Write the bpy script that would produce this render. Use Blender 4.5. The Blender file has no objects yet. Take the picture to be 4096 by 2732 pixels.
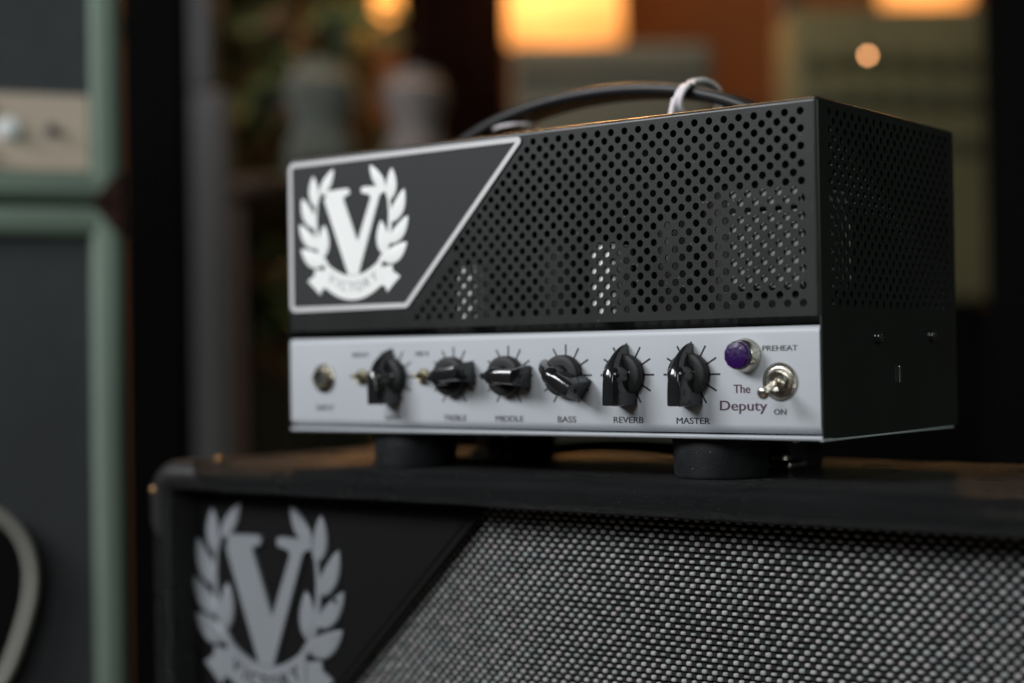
import bpy, bmesh, math, random
from mathutils import Vector, Matrix
from mathutils.geometry import delaunay_2d_cdt
random.seed(7)
scene = bpy.context.scene
COL = scene.collection
R = math.radians

# ------------------------------------------------------------------ camera
CAM = Vector((0.67909, -0.67924, 0.04013))
YAW, PITCH, ROLL = 0.64868, 0.010626, 0.015705
cam_d = bpy.data.cameras.new('camera'); cam = bpy.data.objects.new('camera', cam_d); COL.objects.link(cam)
rm = Matrix.Rotation(YAW, 3, 'Z') @ Matrix.Rotation(PITCH, 3, 'X') @ Matrix.Rotation(ROLL, 3, 'Y')
base = Matrix(((1, 0, 0), (0, 0, -1), (0, 1, 0)))          # camera looks along +Y, up +Z
cam.matrix_world = Matrix.Translation(CAM) @ (rm @ base).to_4x4()
cam_d.sensor_width = 36; cam_d.lens = 57.16
cam_d.clip_start = 0.02; cam_d.clip_end = 60
cam_d.dof.use_dof = True; cam_d.dof.focus_distance = 0.790
cam_d.dof.aperture_fstop = 2.45; cam_d.dof.aperture_blades = 9; cam_d.dof.aperture_rotation = R(12)
scene.camera = cam
scene.view_settings.view_transform = 'Standard'; scene.view_settings.look = 'None'
scene.view_settings.exposure = 0; scene.view_settings.gamma = 1
try:
    scene.cycles.use_denoising = True
    scene.cycles.max_bounces = 8
    scene.cycles.sample_clamp_indirect = 6
except Exception:
    pass

# ------------------------------------------------------------------ room light
FWD = Vector((-math.sin(YAW), math.cos(YAW), 0)); RGT = Vector((math.cos(YAW), math.sin(YAW), 0))
def room(x, d, z):
    """room coordinates: x to the right, d away from where the photographer stands, z up from the head's base"""
    return Vector((CAM.x, CAM.y, 0)) + RGT * x + FWD * d + Vector((0, 0, z))
w = bpy.data.worlds.new('World'); scene.world = w; w.use_nodes = True
w.node_tree.nodes['Background'].inputs[0].default_value = (0.5, 0.6, 0.52, 1)
w.node_tree.nodes['Background'].inputs[1].default_value = 0.028
def area(name, loc, target, sx, sy, power, col):
    d = bpy.data.lights.new(name, 'AREA'); d.shape = 'RECTANGLE'; d.size = sx; d.size_y = sy
    d.energy = power; d.color = col
    o = bpy.data.objects.new(name, d); COL.objects.link(o); o.location = loc
    o.rotation_euler = (Vector(target) - Vector(loc)).to_track_quat('-Z', 'Y').to_euler(); return o
def point(name, loc, power, col, r=0.04):
    d = bpy.data.lights.new(name, 'POINT'); d.energy = power; d.color = col; d.shadow_soft_size = r
    o = bpy.data.objects.new(name, d); COL.objects.link(o); o.location = loc; return o
area('window_light', (-1.30, -2.2, 1.50), (0.15, 0, 0.05), 1.4, 0.8, 82, (0.97, 0.985, 1.0))
area('room_fill', (0.35, -3.4, 1.7), (0.15, 0, 0.0), 1.5, 1.1, 52, (0.97, 0.985, 1.0))
area('side_fill', (2.4, -0.35, 0.75), (0.34, 0.08, 0.05), 0.8, 0.8, 11, (0.85, 1.0, 0.88))  # added unseen fill for the dark right face and the parts inside
area('overhead_light', room(-0.22, 2.15, 1.45), (0.17, 0.1, 0.1), 0.06, 0.06, 12, (1.0, 0.50, 0.17))
area('overhead_light', room(-0.25, 1.75, 2.3), room(-0.25, 2.3, 0.3), 0.3, 0.3, 16, (1.0, 0.82, 0.6))  # added unseen fill that brightens the plant from above

# ------------------------------------------------------------------ materials
def nodes(name):
    m = bpy.data.materials.new(name); m.use_nodes = True
    nt = m.node_tree; return m, nt, nt.nodes['Principled BSDF']
def mat(name, col, rough=0.5, metal=0.0, spec=0.5, bump=0, scale=1000, var=0, varscale=30, coat=0, bdist=0.0004, voro=False, rvar=0, dust=0):
    m, nt, b = nodes(name)
    b.inputs['Base Color'].default_value = (*col, 1); b.inputs['Roughness'].default_value = rough
    b.inputs['Metallic'].default_value = metal; b.inputs['Specular IOR Level'].default_value = spec
    b.inputs['Coat Weight'].default_value = coat
    tc = nt.nodes.new('ShaderNodeTexCoord')
    if var:
        n = nt.nodes.new('ShaderNodeTexNoise'); n.inputs['Scale'].default_value = varscale; n.inputs['Detail'].default_value = 6
        nt.links.new(tc.outputs['Object'], n.inputs['Vector'])
        mx = nt.nodes.new('ShaderNodeMixRGB'); mx.blend_type = 'MIX'
        mx.inputs[1].default_value = (*[c * (1 - var) for c in col], 1); mx.inputs[2].default_value = (*[min(1, c * (1 + var)) for c in col], 1)
        nt.links.new(n.outputs['Fac'], mx.inputs[0]); nt.links.new(mx.outputs[0], b.inputs['Base Color'])
        if rvar:
            mr = nt.nodes.new('ShaderNodeMapRange'); mr.inputs[1].default_value = 0.3; mr.inputs[2].default_value = 0.7
            mr.inputs[3].default_value = max(0, rough - rvar); mr.inputs[4].default_value = rough + rvar
            nt.links.new(n.outputs['Fac'], mr.inputs[0]); nt.links.new(mr.outputs[0], b.inputs['Roughness'])
        if dust:    # sparse lint specks and a faint dust film in patches
            vo = nt.nodes.new('ShaderNodeTexVoronoi'); vo.inputs['Scale'].default_value = 420
            nt.links.new(tc.outputs['Object'], vo.inputs['Vector'])
            lt = nt.nodes.new('ShaderNodeMath'); lt.operation = 'LESS_THAN'; lt.inputs[1].default_value = 0.13
            sp = nt.nodes.new('ShaderNodeSeparateColor'); gt_ = nt.nodes.new('ShaderNodeMath'); gt_.operation = 'GREATER_THAN'; gt_.inputs[1].default_value = 0.90
            mu = nt.nodes.new('ShaderNodeMath'); mu.operation = 'MULTIPLY'
            nt.links.new(vo.outputs['Distance'], lt.inputs[0]); nt.links.new(vo.outputs['Color'], sp.inputs[0]); nt.links.new(sp.outputs[0], gt_.inputs[0])
            nt.links.new(lt.outputs[0], mu.inputs[0]); nt.links.new(gt_.outputs[0], mu.inputs[1])
            m2 = nt.nodes.new('ShaderNodeMath'); m2.operation = 'MULTIPLY'; m2.inputs[1].default_value = dust
            nt.links.new(mu.outputs[0], m2.inputs[0])
            mx2 = nt.nodes.new('ShaderNodeMixRGB'); mx2.inputs[2].default_value = (0.35, 0.34, 0.32, 1)
            nt.links.new(m2.outputs[0], mx2.inputs[0]); nt.links.new(mx.outputs[0], mx2.inputs[1]); nt.links.new(mx2.outputs[0], b.inputs['Base Color'])
    if bump:
        if voro:
            t = nt.nodes.new('ShaderNodeTexVoronoi'); t.inputs['Scale'].default_value = scale; out = t.outputs['Distance']
            n2 = nt.nodes.new('ShaderNodeTexNoise'); n2.inputs['Scale'].default_value = scale * 0.6
            nt.links.new(tc.outputs['Object'], n2.inputs['Vector'])
            mxv = nt.nodes.new('ShaderNodeMixRGB'); mxv.inputs[0].default_value = 0.012
            nt.links.new(tc.outputs['Object'], mxv.inputs[1]); nt.links.new(n2.outputs['Color'], mxv.inputs[2])
            nt.links.new(mxv.outputs[0], t.inputs['Vector'])
        else:
            t = nt.nodes.new('ShaderNodeTexNoise'); t.inputs['Scale'].default_value = scale; t.inputs['Detail'].default_value = 3; out = t.outputs['Fac']
            nt.links.new(tc.outputs['Object'], t.inputs['Vector'])
        bp = nt.nodes.new('ShaderNodeBump'); bp.inputs['Strength'].default_value = bump; bp.inputs['Distance'].default_value = bdist
        nt.links.new(out, bp.inputs['Height']); nt.links.new(bp.outputs[0], b.inputs['Normal'])
    return m
def emis(name, col, strength, base=(0.3, 0.18, 0.07), soft=False):
    m, nt, b = nodes(name)
    b.inputs['Base Color'].default_value = (*base, 1); b.inputs['Roughness'].default_value = 0.5
    b.inputs['Emission Color'].default_value = (*col, 1); b.inputs['Emission Strength'].default_value = strength
    if soft:        # the bulb inside makes the middle of the shade brighter than its rims
        tc = nt.nodes.new('ShaderNodeTexCoord'); g_ = nt.nodes.new('ShaderNodeTexGradient'); g_.gradient_type = 'SPHERICAL'
        mp = nt.nodes.new('ShaderNodeMapping'); mp.inputs['Location'].default_value = (-0.5, -0.5, -0.55)
        nt.links.new(tc.outputs['Generated'], mp.inputs[0]); nt.links.new(mp.outputs[0], g_.inputs[0])
        mr = nt.nodes.new('ShaderNodeMapRange'); mr.inputs[1].default_value = 0.2; mr.inputs[2].default_value = 0.5
        mr.inputs[3].default_value = strength * 0.35; mr.inputs[4].default_value = strength
        nt.links.new(g_.outputs['Fac'], mr.inputs[0]); nt.links.new(mr.outputs[0], b.inputs['Emission Strength'])
    return m
M = dict(
 cover=mat('black_powder_coat', (0.0150, 0.0160, 0.0160), 0.40, bump=0.35, scale=1600, bdist=0.0002, var=0.22, varscale=25, spec=0.22, rvar=0.05, dust=0.35),
 fold=mat('worn_smooth_fold', (0.013, 0.0135, 0.013), 0.31, spec=0.28, var=0.2, varscale=40, rvar=0.04),
 knobmatte=mat('matte_bakelite', (0.012, 0.012, 0.013), 0.55, spec=0.3, var=0.2, varscale=80),
 plate=mat('badge_black', (0.027, 0.0275, 0.0285), 0.55, bump=0.2, scale=1800, bdist=0.0002, spec=0.2),
 white=mat('white_print', (0.78, 0.80, 0.79), 0.5, var=0.03, varscale=60),
 outline=mat('pale_outline', (0.55, 0.55, 0.56), 0.5, var=0.04),
 grayink=mat('grey_ink', (0.18, 0.19, 0.20), 0.6),
 panel=mat('silver_panel_paint', (0.41, 0.435, 0.465), 0.44, metal=0.0, spec=0.4, bump=0.12, scale=2500, bdist=0.0001, var=0.05, varscale=14, rvar=0.05),
 ink=mat('black_ink', (0.018, 0.016, 0.022), 0.5),
 purpleink=mat('purple_ink', (0.05, 0.016, 0.035), 0.5),
 knob=mat('black_bakelite', (0.012, 0.012, 0.013), 0.14, spec=0.7, var=0.2, varscale=80, rvar=0.04),
 chrome=mat('nickel', (0.58, 0.55, 0.49), 0.24, metal=1, var=0.05, varscale=200, rvar=0.04),
 steel=mat('dull_steel', (0.35, 0.36, 0.37), 0.42, metal=0.6, var=0.15, varscale=60),
 core=mat('transformer_paint', (0.42, 0.43, 0.43), 0.5, metal=0.0, var=0.2, varscale=50),
 shield=mat('bright_aluminium', (0.95, 0.96, 0.97), 0.35, metal=0.0, var=0.05),
 can=mat('dark_can', (0.05, 0.04, 0.035), 0.5, var=0.1),
 brass=mat('dull_brass', (0.20, 0.18, 0.12), 0.4, metal=0.7, var=0.1),
 rivetm=mat('dark_brass_rivet', (0.25, 0.15, 0.07), 0.45, metal=0.8, var=0.1),
 rubber=mat('black_rubber', (0.010, 0.011, 0.013), 0.5, bump=0.4, scale=900, var=0.4, varscale=50, rvar=0.1, dust=0.4),
 strap=mat('black_leatherette', (0.009, 0.009, 0.010), 0.34, bump=0.12, scale=900, var=0.2, varscale=60, spec=0.2),
 inner=mat('black_inside', (0.012, 0.012, 0.013), 0.7, var=0.2),
 tolex=mat('black_tolex', (0.0075, 0.0082, 0.0092), 0.30, bump=1.0, scale=820, bdist=0.0011, voro=True, var=0.3, varscale=18, spec=0.3, rvar=0.06, dust=0.3),
 baffle=mat('black_baffle_vinyl', (0.004, 0.004, 0.0045), 0.6, bump=0.4, scale=1100, bdist=0.0004, voro=True, spec=0.1),
 cord=mat('black_cord', (0.004, 0.004, 0.004), 0.7, bump=0.3, scale=900, spec=0.1),
 emblem=mat('brushed_silver_emblem', (0.22, 0.236, 0.257), 0.45, metal=0.2, bump=0.1, scale=600, bdist=0.0002, var=0.05, varscale=30),
 thread_dark=mat('dark_thread', (0.018, 0.018, 0.019), 0.8, bump=0.6, scale=2600, spec=0.15),
 guard=mat('black_corner_plastic', (0.014, 0.014, 0.015), 0.35, var=0.1),
 jewel=mat('purple_jewel', (0.020, 0.002, 0.060), 0.3, spec=0.4),
 tie=mat('white_cable_tie', (0.78, 0.73, 0.77), 0.35, var=0.03),
 sea=mat('seafoam_tolex', (0.145, 0.20, 0.16), 0.65, bump=0.5, scale=500, var=0.08),
 greygrille=mat('charcoal_grille', (0.032, 0.037, 0.040), 0.8, bump=0.5, scale=700, var=0.25, varscale=60),
 cream=mat('cream_panel', (0.50, 0.41, 0.33), 0.5, var=0.05),
 creamcord=mat('cream_piping', (0.34, 0.34, 0.30), 0.5, var=0.06),
 chknob=mat('pale_knob', (0.75, 0.77, 0.78), 0.3, var=0.04),
 redleather=mat('oxblood_corner', (0.022, 0.005, 0.003), 0.6, var=0.2, spec=0.2),
 blackvel=mat('black_cloth', (0.003, 0.003, 0.003), 0.95, var=0.3, spec=0.02),
 maroon=mat('dark_curtain', (0.006, 0.003, 0.003), 0.95, spec=0.03, var=0.3, varscale=8),
 darkgreen=mat('dark_green_cloth', (0.007, 0.008, 0.005), 0.95, spec=0.03, var=0.6, varscale=5),
 greypost=mat('grey_painted_steel', (0.062, 0.060, 0.063), 0.85, var=0.12, varscale=5),
 wood=mat('orange_wood', (0.15, 0.048, 0.006), 0.85, var=0.45, varscale=3),
 darkwood=mat('dark_wood', (0.035, 0.016, 0.008), 0.5, var=0.3, varscale=5),
 olive=mat('olive_panel', (0.085, 0.075, 0.030), 0.85, var=0.3, varscale=6),
 dknob=mat('dark_green_knob', (0.03, 0.035, 0.015), 0.5),
 case=mat('grey_case', (0.070, 0.070, 0.052), 0.85, var=0.15, varscale=6),
 leafg=mat('olive_leaf', (0.17, 0.19, 0.06), 0.6, var=0.4, varscale=30),
 leafo=mat('autumn_leaf', (0.17, 0.08, 0.03), 0.6, var=0.4, varscale=30),
 leafd=mat('dark_leaf', (0.03, 0.055, 0.03), 0.6, var=0.4, varscale=30),
 bark=mat('brown_stem', (0.05, 0.03, 0.015), 0.8, var=0.3),
 ceramic=mat('pale_ceramic', (0.115, 0.125, 0.11), 0.85, var=0.15, varscale=12),
 ceramic2=mat('grey_pink_ceramic', (0.135, 0.115, 0.11), 0.85, var=0.15, varscale=12),
 floor=mat('dark_floor', (0.05, 0.03, 0.02), 0.4, var=0.3, varscale=4),
 lamp=emis('lamp_glass_lit', (1.0, 0.38, 0.08), 2.1),
 shade=emis('lampshade_lit', (1.0, 0.37, 0.09), 2.3, soft=True),
 bulb=emis('small_bulb', (1.0, 0.44, 0.18), 13),
)
# woven bright thread with thread-to-thread variation
def bead_mat():
    m, nt, b = nodes('silver_thread'); b.inputs['Roughness'].default_value = 0.5
    g = nt.nodes.new('ShaderNodeNewGeometry'); r = nt.nodes.new('ShaderNodeValToRGB')
    r.color_ramp.elements[0].color = (0.17, 0.175, 0.175, 1); r.color_ramp.elements[1].color = (0.31, 0.32, 0.315, 1)
    for p, c in ((0.35, (0.24, 0.265, 0.26, 1)), (0.6, (0.28, 0.255, 0.26, 1))):
        e = r.color_ramp.elements.new(p); e.color = c
    nt.links.new(g.outputs['Random Per Island'], r.inputs[0]); nt.links.new(r.outputs[0], b.inputs['Base Color'])
    tc = nt.nodes.new('ShaderNodeTexCoord'); n = nt.nodes.new('ShaderNodeTexNoise'); n.inputs['Scale'].default_value = 2200
    nt.links.new(tc.outputs['Object'], n.inputs['Vector'])
    bp = nt.nodes.new('ShaderNodeBump'); bp.inputs['Strength'].default_value = 0.5; bp.inputs['Distance'].default_value = 0.0002
    nt.links.new(n.outputs['Fac'], bp.inputs['Height']); nt.links.new(bp.outputs[0], b.inputs['Normal'])
    return m
M['bead'] = bead_mat()

# ------------------------------------------------------------------ builders
class G:
    def __init__(s): s.v = []; s.f = []
    def add(s, v, f, mtx=None):
        n = len(s.v)
        s.v += [tuple(mtx @ Vector(p)) if mtx else tuple(p) for p in v]
        s.f += [tuple(i + n for i in q) for q in f]; return s
    def box(s, x0, x1, y0, y1, z0, z1, bev=0, mtx=None):
        if bev:
            bm = bmesh.new(); bmesh.ops.create_cube(bm, size=1)
            for v in bm.verts: v.co = Vector(((x0 + x1) / 2 + v.co.x * (x1 - x0), (y0 + y1) / 2 + v.co.y * (y1 - y0), (z0 + z1) / 2 + v.co.z * (z1 - z0)))
            bmesh.ops.bevel(bm, geom=bm.edges[:], offset=bev, segments=3, affect='EDGES', profile=0.5)
            bm.verts.ensure_lookup_table(); bm.verts.index_update()
            s.add([v.co[:] for v in bm.verts], [[v.index for v in f.verts] for f in bm.faces], mtx); bm.free(); return s
        v = [(x, y, z) for x in (x0, x1) for y in (y0, y1) for z in (z0, z1)]
        return s.add(v, [(0, 1, 3, 2), (4, 6, 7, 5), (0, 4, 5, 1), (2, 3, 7, 6), (0, 2, 6, 4), (1, 5, 7, 3)], mtx)
    def prism(s, poly, y0, y1, mtx=None):
        """poly in x,z; front face at y0 (towards -y)"""
        a = sum(poly[i][0] * poly[(i + 1) % len(poly)][1] - poly[(i + 1) % len(poly)][0] * poly[i][1] for i in range(len(poly)))
        if a < 0: poly = poly[::-1]
        n = len(poly); v = [(x, y0, z) for x, z in poly] + [(x, y1, z) for x, z in poly]
        f = [tuple(range(n)), tuple(range(2 * n - 1, n - 1, -1))] + [(i, i + n, (i + 1) % n + n, (i + 1) % n) for i in range(n)]
        return s.add(v, f, mtx)
    def lathe(s, prof, n=32, mtx=None):
        """prof: (r, h) list, axis = -y (h measured towards the viewer); closed at both ends if r=0"""
        v = []; f = []
        for r, h in prof:
            for k in range(n):
                a = 2 * math.pi * k / n; v.append((r * math.cos(a), -h, r * math.sin(a)))
        for j in range(len(prof) - 1):
            for k in range(n):
                f.append((j * n + k, j * n + (k + 1) % n, (j + 1) * n + (k + 1) % n, (j + 1) * n + k))
        return s.add(v, f, mtx)
    def tube(s, pts, r, n=10, closed=False, mtx=None, flat=None):
        pts = [Vector(p) for p in pts]; N = len(pts); v = []; f = []
        for i, p in enumerate(pts):
            t = (pts[(i + 1) % N] - pts[i - 1]) if closed else (pts[min(i + 1, N - 1)] - pts[max(i - 1, 0)])
            t.normalize()
            up = Vector((0, 1, 0)) if abs(t.y) < 0.9 else Vector((0, 0, 1))
            a = t.cross(up).normalized(); b = t.cross(a).normalized()
            rr = r[i] if isinstance(r, (list, tuple)) else r
            for k in range(n):
                q = 2 * math.pi * k / n
                ra, rb = (rr, rr) if flat is None else (rr * flat[0], rr * flat[1])
                v.append(p + a * math.cos(q) * ra + b * math.sin(q) * rb)
        L = N if closed else N - 1
        for i in range(L):
            for k in range(n):
                f.append((i * n + k, i * n + (k + 1) % n, ((i + 1) % N) * n + (k + 1) % n, ((i + 1) % N) * n + k))
        if not closed: f.append(tuple(range(n))[::-1]); f.append(tuple((N - 1) * n + k for k in range(n)))
        return s.add(v, f, mtx)
    def build(s, name, m, parent=None, smooth=None, loc=None, rot=None):
        me = bpy.data.meshes.new(name); me.from_pydata(s.v, [], s.f); me.update()
        bm = bmesh.new(); bm.from_mesh(me); bmesh.ops.recalc_face_normals(bm, faces=bm.faces[:]); bm.to_mesh(me); bm.free()
        me.materials.append(m)
        if smooth:
            me.shade_smooth(); me.set_sharp_from_angle(angle=R(smooth))
        o = bpy.data.objects.new(name, me); COL.objects.link(o)
        if parent: o.parent = parent
        if loc is not None: o.location = loc
        if rot is not None: o.rotation_euler = rot
        return o
def tag(o, label=None, cat=None, group=None, kind=None):
    if label: o['label'] = label
    if cat: o['category'] = cat
    if group: o['group'] = group
    if kind: o['kind'] = kind
    return o
def thing(name, label, cat, loc=(0, 0, 0), rz=0, group=None):
    o = bpy.data.objects.new(name, None); o.empty_display_size = 0.02; COL.objects.link(o)
    o.location = loc; o.rotation_euler = (0, 0, rz); return tag(o, label, cat, group)
def text_mesh(body, size, align='CENTER', extrude=0.00005, space=1.0, offset=0.0, sx=1.0):
    c = bpy.data.curves.new('t', 'FONT'); c.body = body; c.size = 1.0; c.align_x = align; c.extrude = extrude / size
    c.space_character = space; c.offset = 0.0; c.resolution_u = 4
    o = bpy.data.objects.new('t', c); COL.objects.link(o)
    me = bpy.data.meshes.new_from_object(o.evaluated_get(bpy.context.evaluated_depsgraph_get()))
    v = [(p.co.x * size, -p.co.z * size, p.co.y * size) for p in me.vertices]; f = [tuple(q.vertices) for q in me.polygons]
    bpy.data.objects.remove(o); bpy.data.curves.remove(c); bpy.data.meshes.remove(me)
    return v, f
mm = 0.001
def arc(cx, cz, r, a0, a1, n=6):
    return [(cx + r * math.cos(R(a0 + (a1 - a0) * i / n)), cz + r * math.sin(R(a0 + (a1 - a0) * i / n))) for i in range(n + 1)]
def round_poly(pts, rad, n=6):
    out = []
    N = len(pts)
    for i in range(N):
        p = Vector(pts[i]); a = Vector(pts[i - 1]) - p; b = Vector(pts[(i + 1) % N]) - p
        la, lb = a.length, b.length; a.normalize(); b.normalize()
        ang = a.angle(b); r = rad[i] if isinstance(rad, (list, tuple)) else rad
        d = r / math.tan(ang / 2); c = p + (a + b).normalized() * (r / math.sin(ang / 2))
        s0 = p + a * d; s1 = p + b * d
        for k in range(n + 1):
            t = k / n; q = (s0 - c).lerp(s1 - c, t); q = q.normalized() * r; out.append(tuple(c + q))
    return out

# perforated sheet in a u,v plane; to3 maps (u, v, depth) to space
def perforated(u0, u1, v0, v1, holes, r, th, to3, n=16):
    pts = []; edges = []
    nu = 12
    per = [(u0 + (u1 - u0) * i / nu, v0) for i in range(nu)] + [(u1, v0 + (v1 - v0) * i / nu) for i in range(nu)] + \
          [(u1 - (u1 - u0) * i / nu, v1) for i in range(nu)] + [(u0, v1 - (v1 - v0) * i / nu) for i in range(nu)]
    pts += per; L = len(per); edges += [(i, (i + 1) % L) for i in range(L)]
    rings = []
    for (a, b) in holes:
        k0 = len(pts); pts += [(a + r * math.cos(2 * math.pi * k / n), b + r * math.sin(2 * math.pi * k / n)) for k in range(n)]
        edges += [(k0 + k, k0 + (k + 1) % n) for k in range(n)]; rings.append(k0)
    S = 1000.0
    vo, eo, fo, ov, oe, of = delaunay_2d_cdt([Vector((p[0] * S, p[1] * S)) for p in pts], edges, [], 1, 1e-5)
    cell = {}
    c = 0.008
    for h in holes: cell.setdefault((int(h[0] / c), int(h[1] / c)), []).append(h)
    tri = []
    for t in fo:
        cx = sum(vo[i][0] for i in t) / 3 / S; cy = sum(vo[i][1] for i in t) / 3 / S
        ins = False; ki, kj = int(cx / c), int(cy / c)
        for i in (-1, 0, 1):
            for j in (-1, 0, 1):
                for h in cell.get((ki + i, kj + j), ()):
                    if (h[0] - cx) ** 2 + (h[1] - cy) ** 2 < (r * 0.985) ** 2: ins = True
        if not ins: tri.append(tuple(t))
    nv = len(vo); v = [to3(p[0] / S, p[1] / S, 0) for p in vo] + [to3(p[0] / S, p[1] / S, th) for p in vo]
    f = list(tri) + [tuple(i + nv for i in t[::-1]) for t in tri]
    cnt = {}
    for t in tri:
        for i in range(3):
            a, b = t[i], t[(i + 1) % 3]; cnt.setdefault((min(a, b), max(a, b)), []).append((a, b))
    for k, l in cnt.items():
        if len(l) == 1: a, b = l[0]; f.append((a, a + nv, b + nv, b))
    return v, f

# ------------------------------------------------------------------ the emblem (V in a laurel wreath over a banner), in mm about its axis, z from 75 to 150
EMB_V = [(-20.4, 134.3), (-20.6, 137.6), (-3.2, 138.2), (-1.6, 137.0), (-1.8, 134.6), (-4.4, 134.2), (-6.4, 133.2), (-6.0, 131.2),
         (4.0, 107.6), (14.2, 131.2), (14.0, 133.0), (10.8, 134.2), (7.6, 134.6), (7.2, 137.2), (8.6, 138.2), (26.0, 137.6), (26.0, 134.4), (23.2, 134.0), (21.4, 132.8), (20.2, 130.4), (4.2, 89.0), (-3.4, 89.0), (-20.8, 131.0), (-21.2, 133.0)]
LEAVES = [((25.0, 136.0), (14.0, 150.0), 6.2, 0.6), ((28.6, 129.5), (30.2, 147.2), 7.0, -0.4), ((28.8, 117.0), (39.2, 135.0), 7.6, -1.2),
          ((27.2, 105.5), (41.6, 120.0), 7.2, -1.4), ((22.4, 96.4), (40.6, 105.4), 8.4, -1.6), ((23.6, 99.4), (21.8, 118.6), 8.0, 0.3)]
def leaf_poly(b, t, w, bend, n=9):
    b = Vector(b); t = Vector(t); d = t - b; L = d.length; d.normalize(); nrm = Vector((-d.y, d.x))
    A = []; B = []
    for i in range(n + 1):
        s = i / n; wd = w * 1.08 / 2 * (math.sin(math.pi * s ** 0.8) ** 0.75 if 0 < s < 1 else 0.0)
        c = b + d * L * s + nrm * bend * math.sin(math.pi * s)
        A.append(tuple(c + nrm * wd)); B.append(tuple(c - nrm * wd))
    return A[:-1] + [A[-1]] + B[-2:0:-1]
def make_emblem(parent, ox, oz, sc, y, th, m, minkt, screws=False, dome=False):
    def P(p): return (ox + p[0] * sc * mm, oz + (p[1] - 112.5) * sc * mm)
    def leafmesh(poly, y0):
        g = G()
        pts = [P(p) for p in poly]
        cx = sum(p[0] for p in pts) / len(pts); cz = sum(p[1] for p in pts) / len(pts)
        a = sum(pts[i][0] * pts[(i + 1) % len(pts)][1] - pts[(i + 1) % len(pts)][0] * pts[i][1] for i in range(len(pts)))
        if a < 0: pts = pts[::-1]
        n = len(pts); inn = [(cx + (p[0] - cx) * 0.82, cz + (p[1] - cz) * 0.88) for p in pts]
        v = [(p[0], y, p[1]) for p in pts] + [(p[0], y - th * 0.6, p[1]) for p in pts] + [(p[0], y - th, p[1]) for p in inn]
        f = [(i, (i + 1) % n, n + (i + 1) % n, n + i) for i in range(n)] + [(n + i, n + (i + 1) % n, 2 * n + (i + 1) % n, 2 * n + i) for i in range(n)] + [tuple(range(2 * n, 3 * n))]
        return g.add(v, f)
    for sgn in (1, -1):
        for (b, t, wd, bend) in LEAVES:
            if sgn == 1: poly = leaf_poly(b, t, wd, bend)
            else: poly = [(-p[0], p[1]) for p in leaf_poly(b, t, wd, bend)]
            leafmesh(poly, 0).build('laurel_leaf', m, parent, 30)
        stem = [(25.2, 136.5), (27.8, 130), (28.6, 122), (28.2, 114), (26.6, 106), (24.2, 100), (20.5, 95.2)]
        A = []; B = []
        for i, s in enumerate(stem):
            t = Vector(stem[min(i + 1, 6)]) - Vector(stem[max(i - 1, 0)]); t.normalize(); nn = Vector((-t.y, t.x)); wd = 0.75 + 0.16 * i
            A.append(tuple(Vector(s) + nn * wd)); B.append(tuple(Vector(s) - nn * wd))
        g = G().prism([P((p[0] * sgn, p[1])) for p in A + B[::-1]], y - th * 0.8, y); g.build('wreath_stem', m, parent)
        # swallow-tailed ribbon end
        tail = [(20.5, 95.4), (22.6, 92.2), (24.6, 92.8), (29.6, 93.4), (30.0, 89.8), (35.4, 86.8), (31.0, 83.2), (25.6, 78.4), (24.2, 81.8), (20.5, 82.4)]
        G().prism([P((p[0] * sgn, p[1])) for p in tail], y - th * 0.7, y).build('ribbon_end', m, parent)
    G().prism([P(p) for p in EMB_V], y - th * 1.15, y).build('emblem_letter', m, parent)
    up = []; lo = []
    for i in range(17):
        x = -21.6 + 43.2 * i / 16; q = (x / 21.6) ** 2
        up.append((x, 88.6 + 9.0 * q)); lo.append((x, 74.8 + 7.8 * q))
    G().prism([P(p) for p in up + lo[::-1]], y - th, y).build('banner', m, parent)
    g = G()
    word = 'VICTORY'; xs = [-17.6, -12.4, -7.6, -1.2, 5.2, 11.6, 17.6]
    for ch, x in zip(word, xs):
        v, f = text_mesh(ch, 7.6 * sc * mm, extrude=th * 0.1 + 0.00004)
        q = (x / 21.6) ** 2; zc = 79.6 + 8.4 * q; ang = math.atan(2 * 8.4 * x / 21.6 ** 2)
        px, pz = P((x, zc))
        g.add(v, f, Matrix.Translation((px, y - th * 1.08, pz)) @ Matrix.Rotation(-ang, 4, 'Y'))
    g.build('banner_lettering', minkt, parent)
    if screws:
        for sx, sz in ((37.6, 116.4), (-25.8, 94.3)):
            x, z = P((sx, sz)); G().lathe([(0, 0), (1.5 * mm, 0), (1.5 * mm, 0.35 * mm), (0.9 * mm, 0.7 * mm), (0, 0.7 * mm)], 16, Matrix.Translation((x, y - th, z))).build('fixing_screw', M['cord'], parent, 30)

# ================================================================== THE AMPLIFIER HEAD
W, D, H, ZP = 0.342, 0.162, 0.159, 0.0541
S = 0.0080747; HX, HZ = 0.3333, 0.1527
head = thing('amplifier_head', 'black perforated metal amplifier head with silver control panel standing on the speaker cabinet', 'amplifier')
ZB = 0.0578; RR = 0.0022; HR = 0.00185
holes = []
for i in range(0, 60):
    for j in range(0, 23):
        if (i + j) % 2: continue
        x = HX - i * S / 2; z = HZ - j * S / 2
        lx = 0.0925 + (z - 0.0705) * 0.9643
        if x > lx + 0.0062: holes.append((x, z))
v, f = perforated(RR, W - RR, ZB, H - RR, holes, HR, 0.0009, lambda a, b, d: (a, d, b), 18)
G().add(v, f).build('cover_front', M['cover'], head)
sh = []
for i in range(0, 36):
    for j in range(0, 23):
        if (i + j) % 2: continue
        y = 0.0125 + i * S / 2; z = HZ - j * S / 2
        if y < D - 0.011: sh.append((y, z))
v, f = perforated(RR, D - RR, 0.0012, H - RR, sh, HR, 0.0009, lambda a, b, d: (W - d, a, b), 14)
sd = G().add(v, f).build('cover_side', M['cover'], head)
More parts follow.
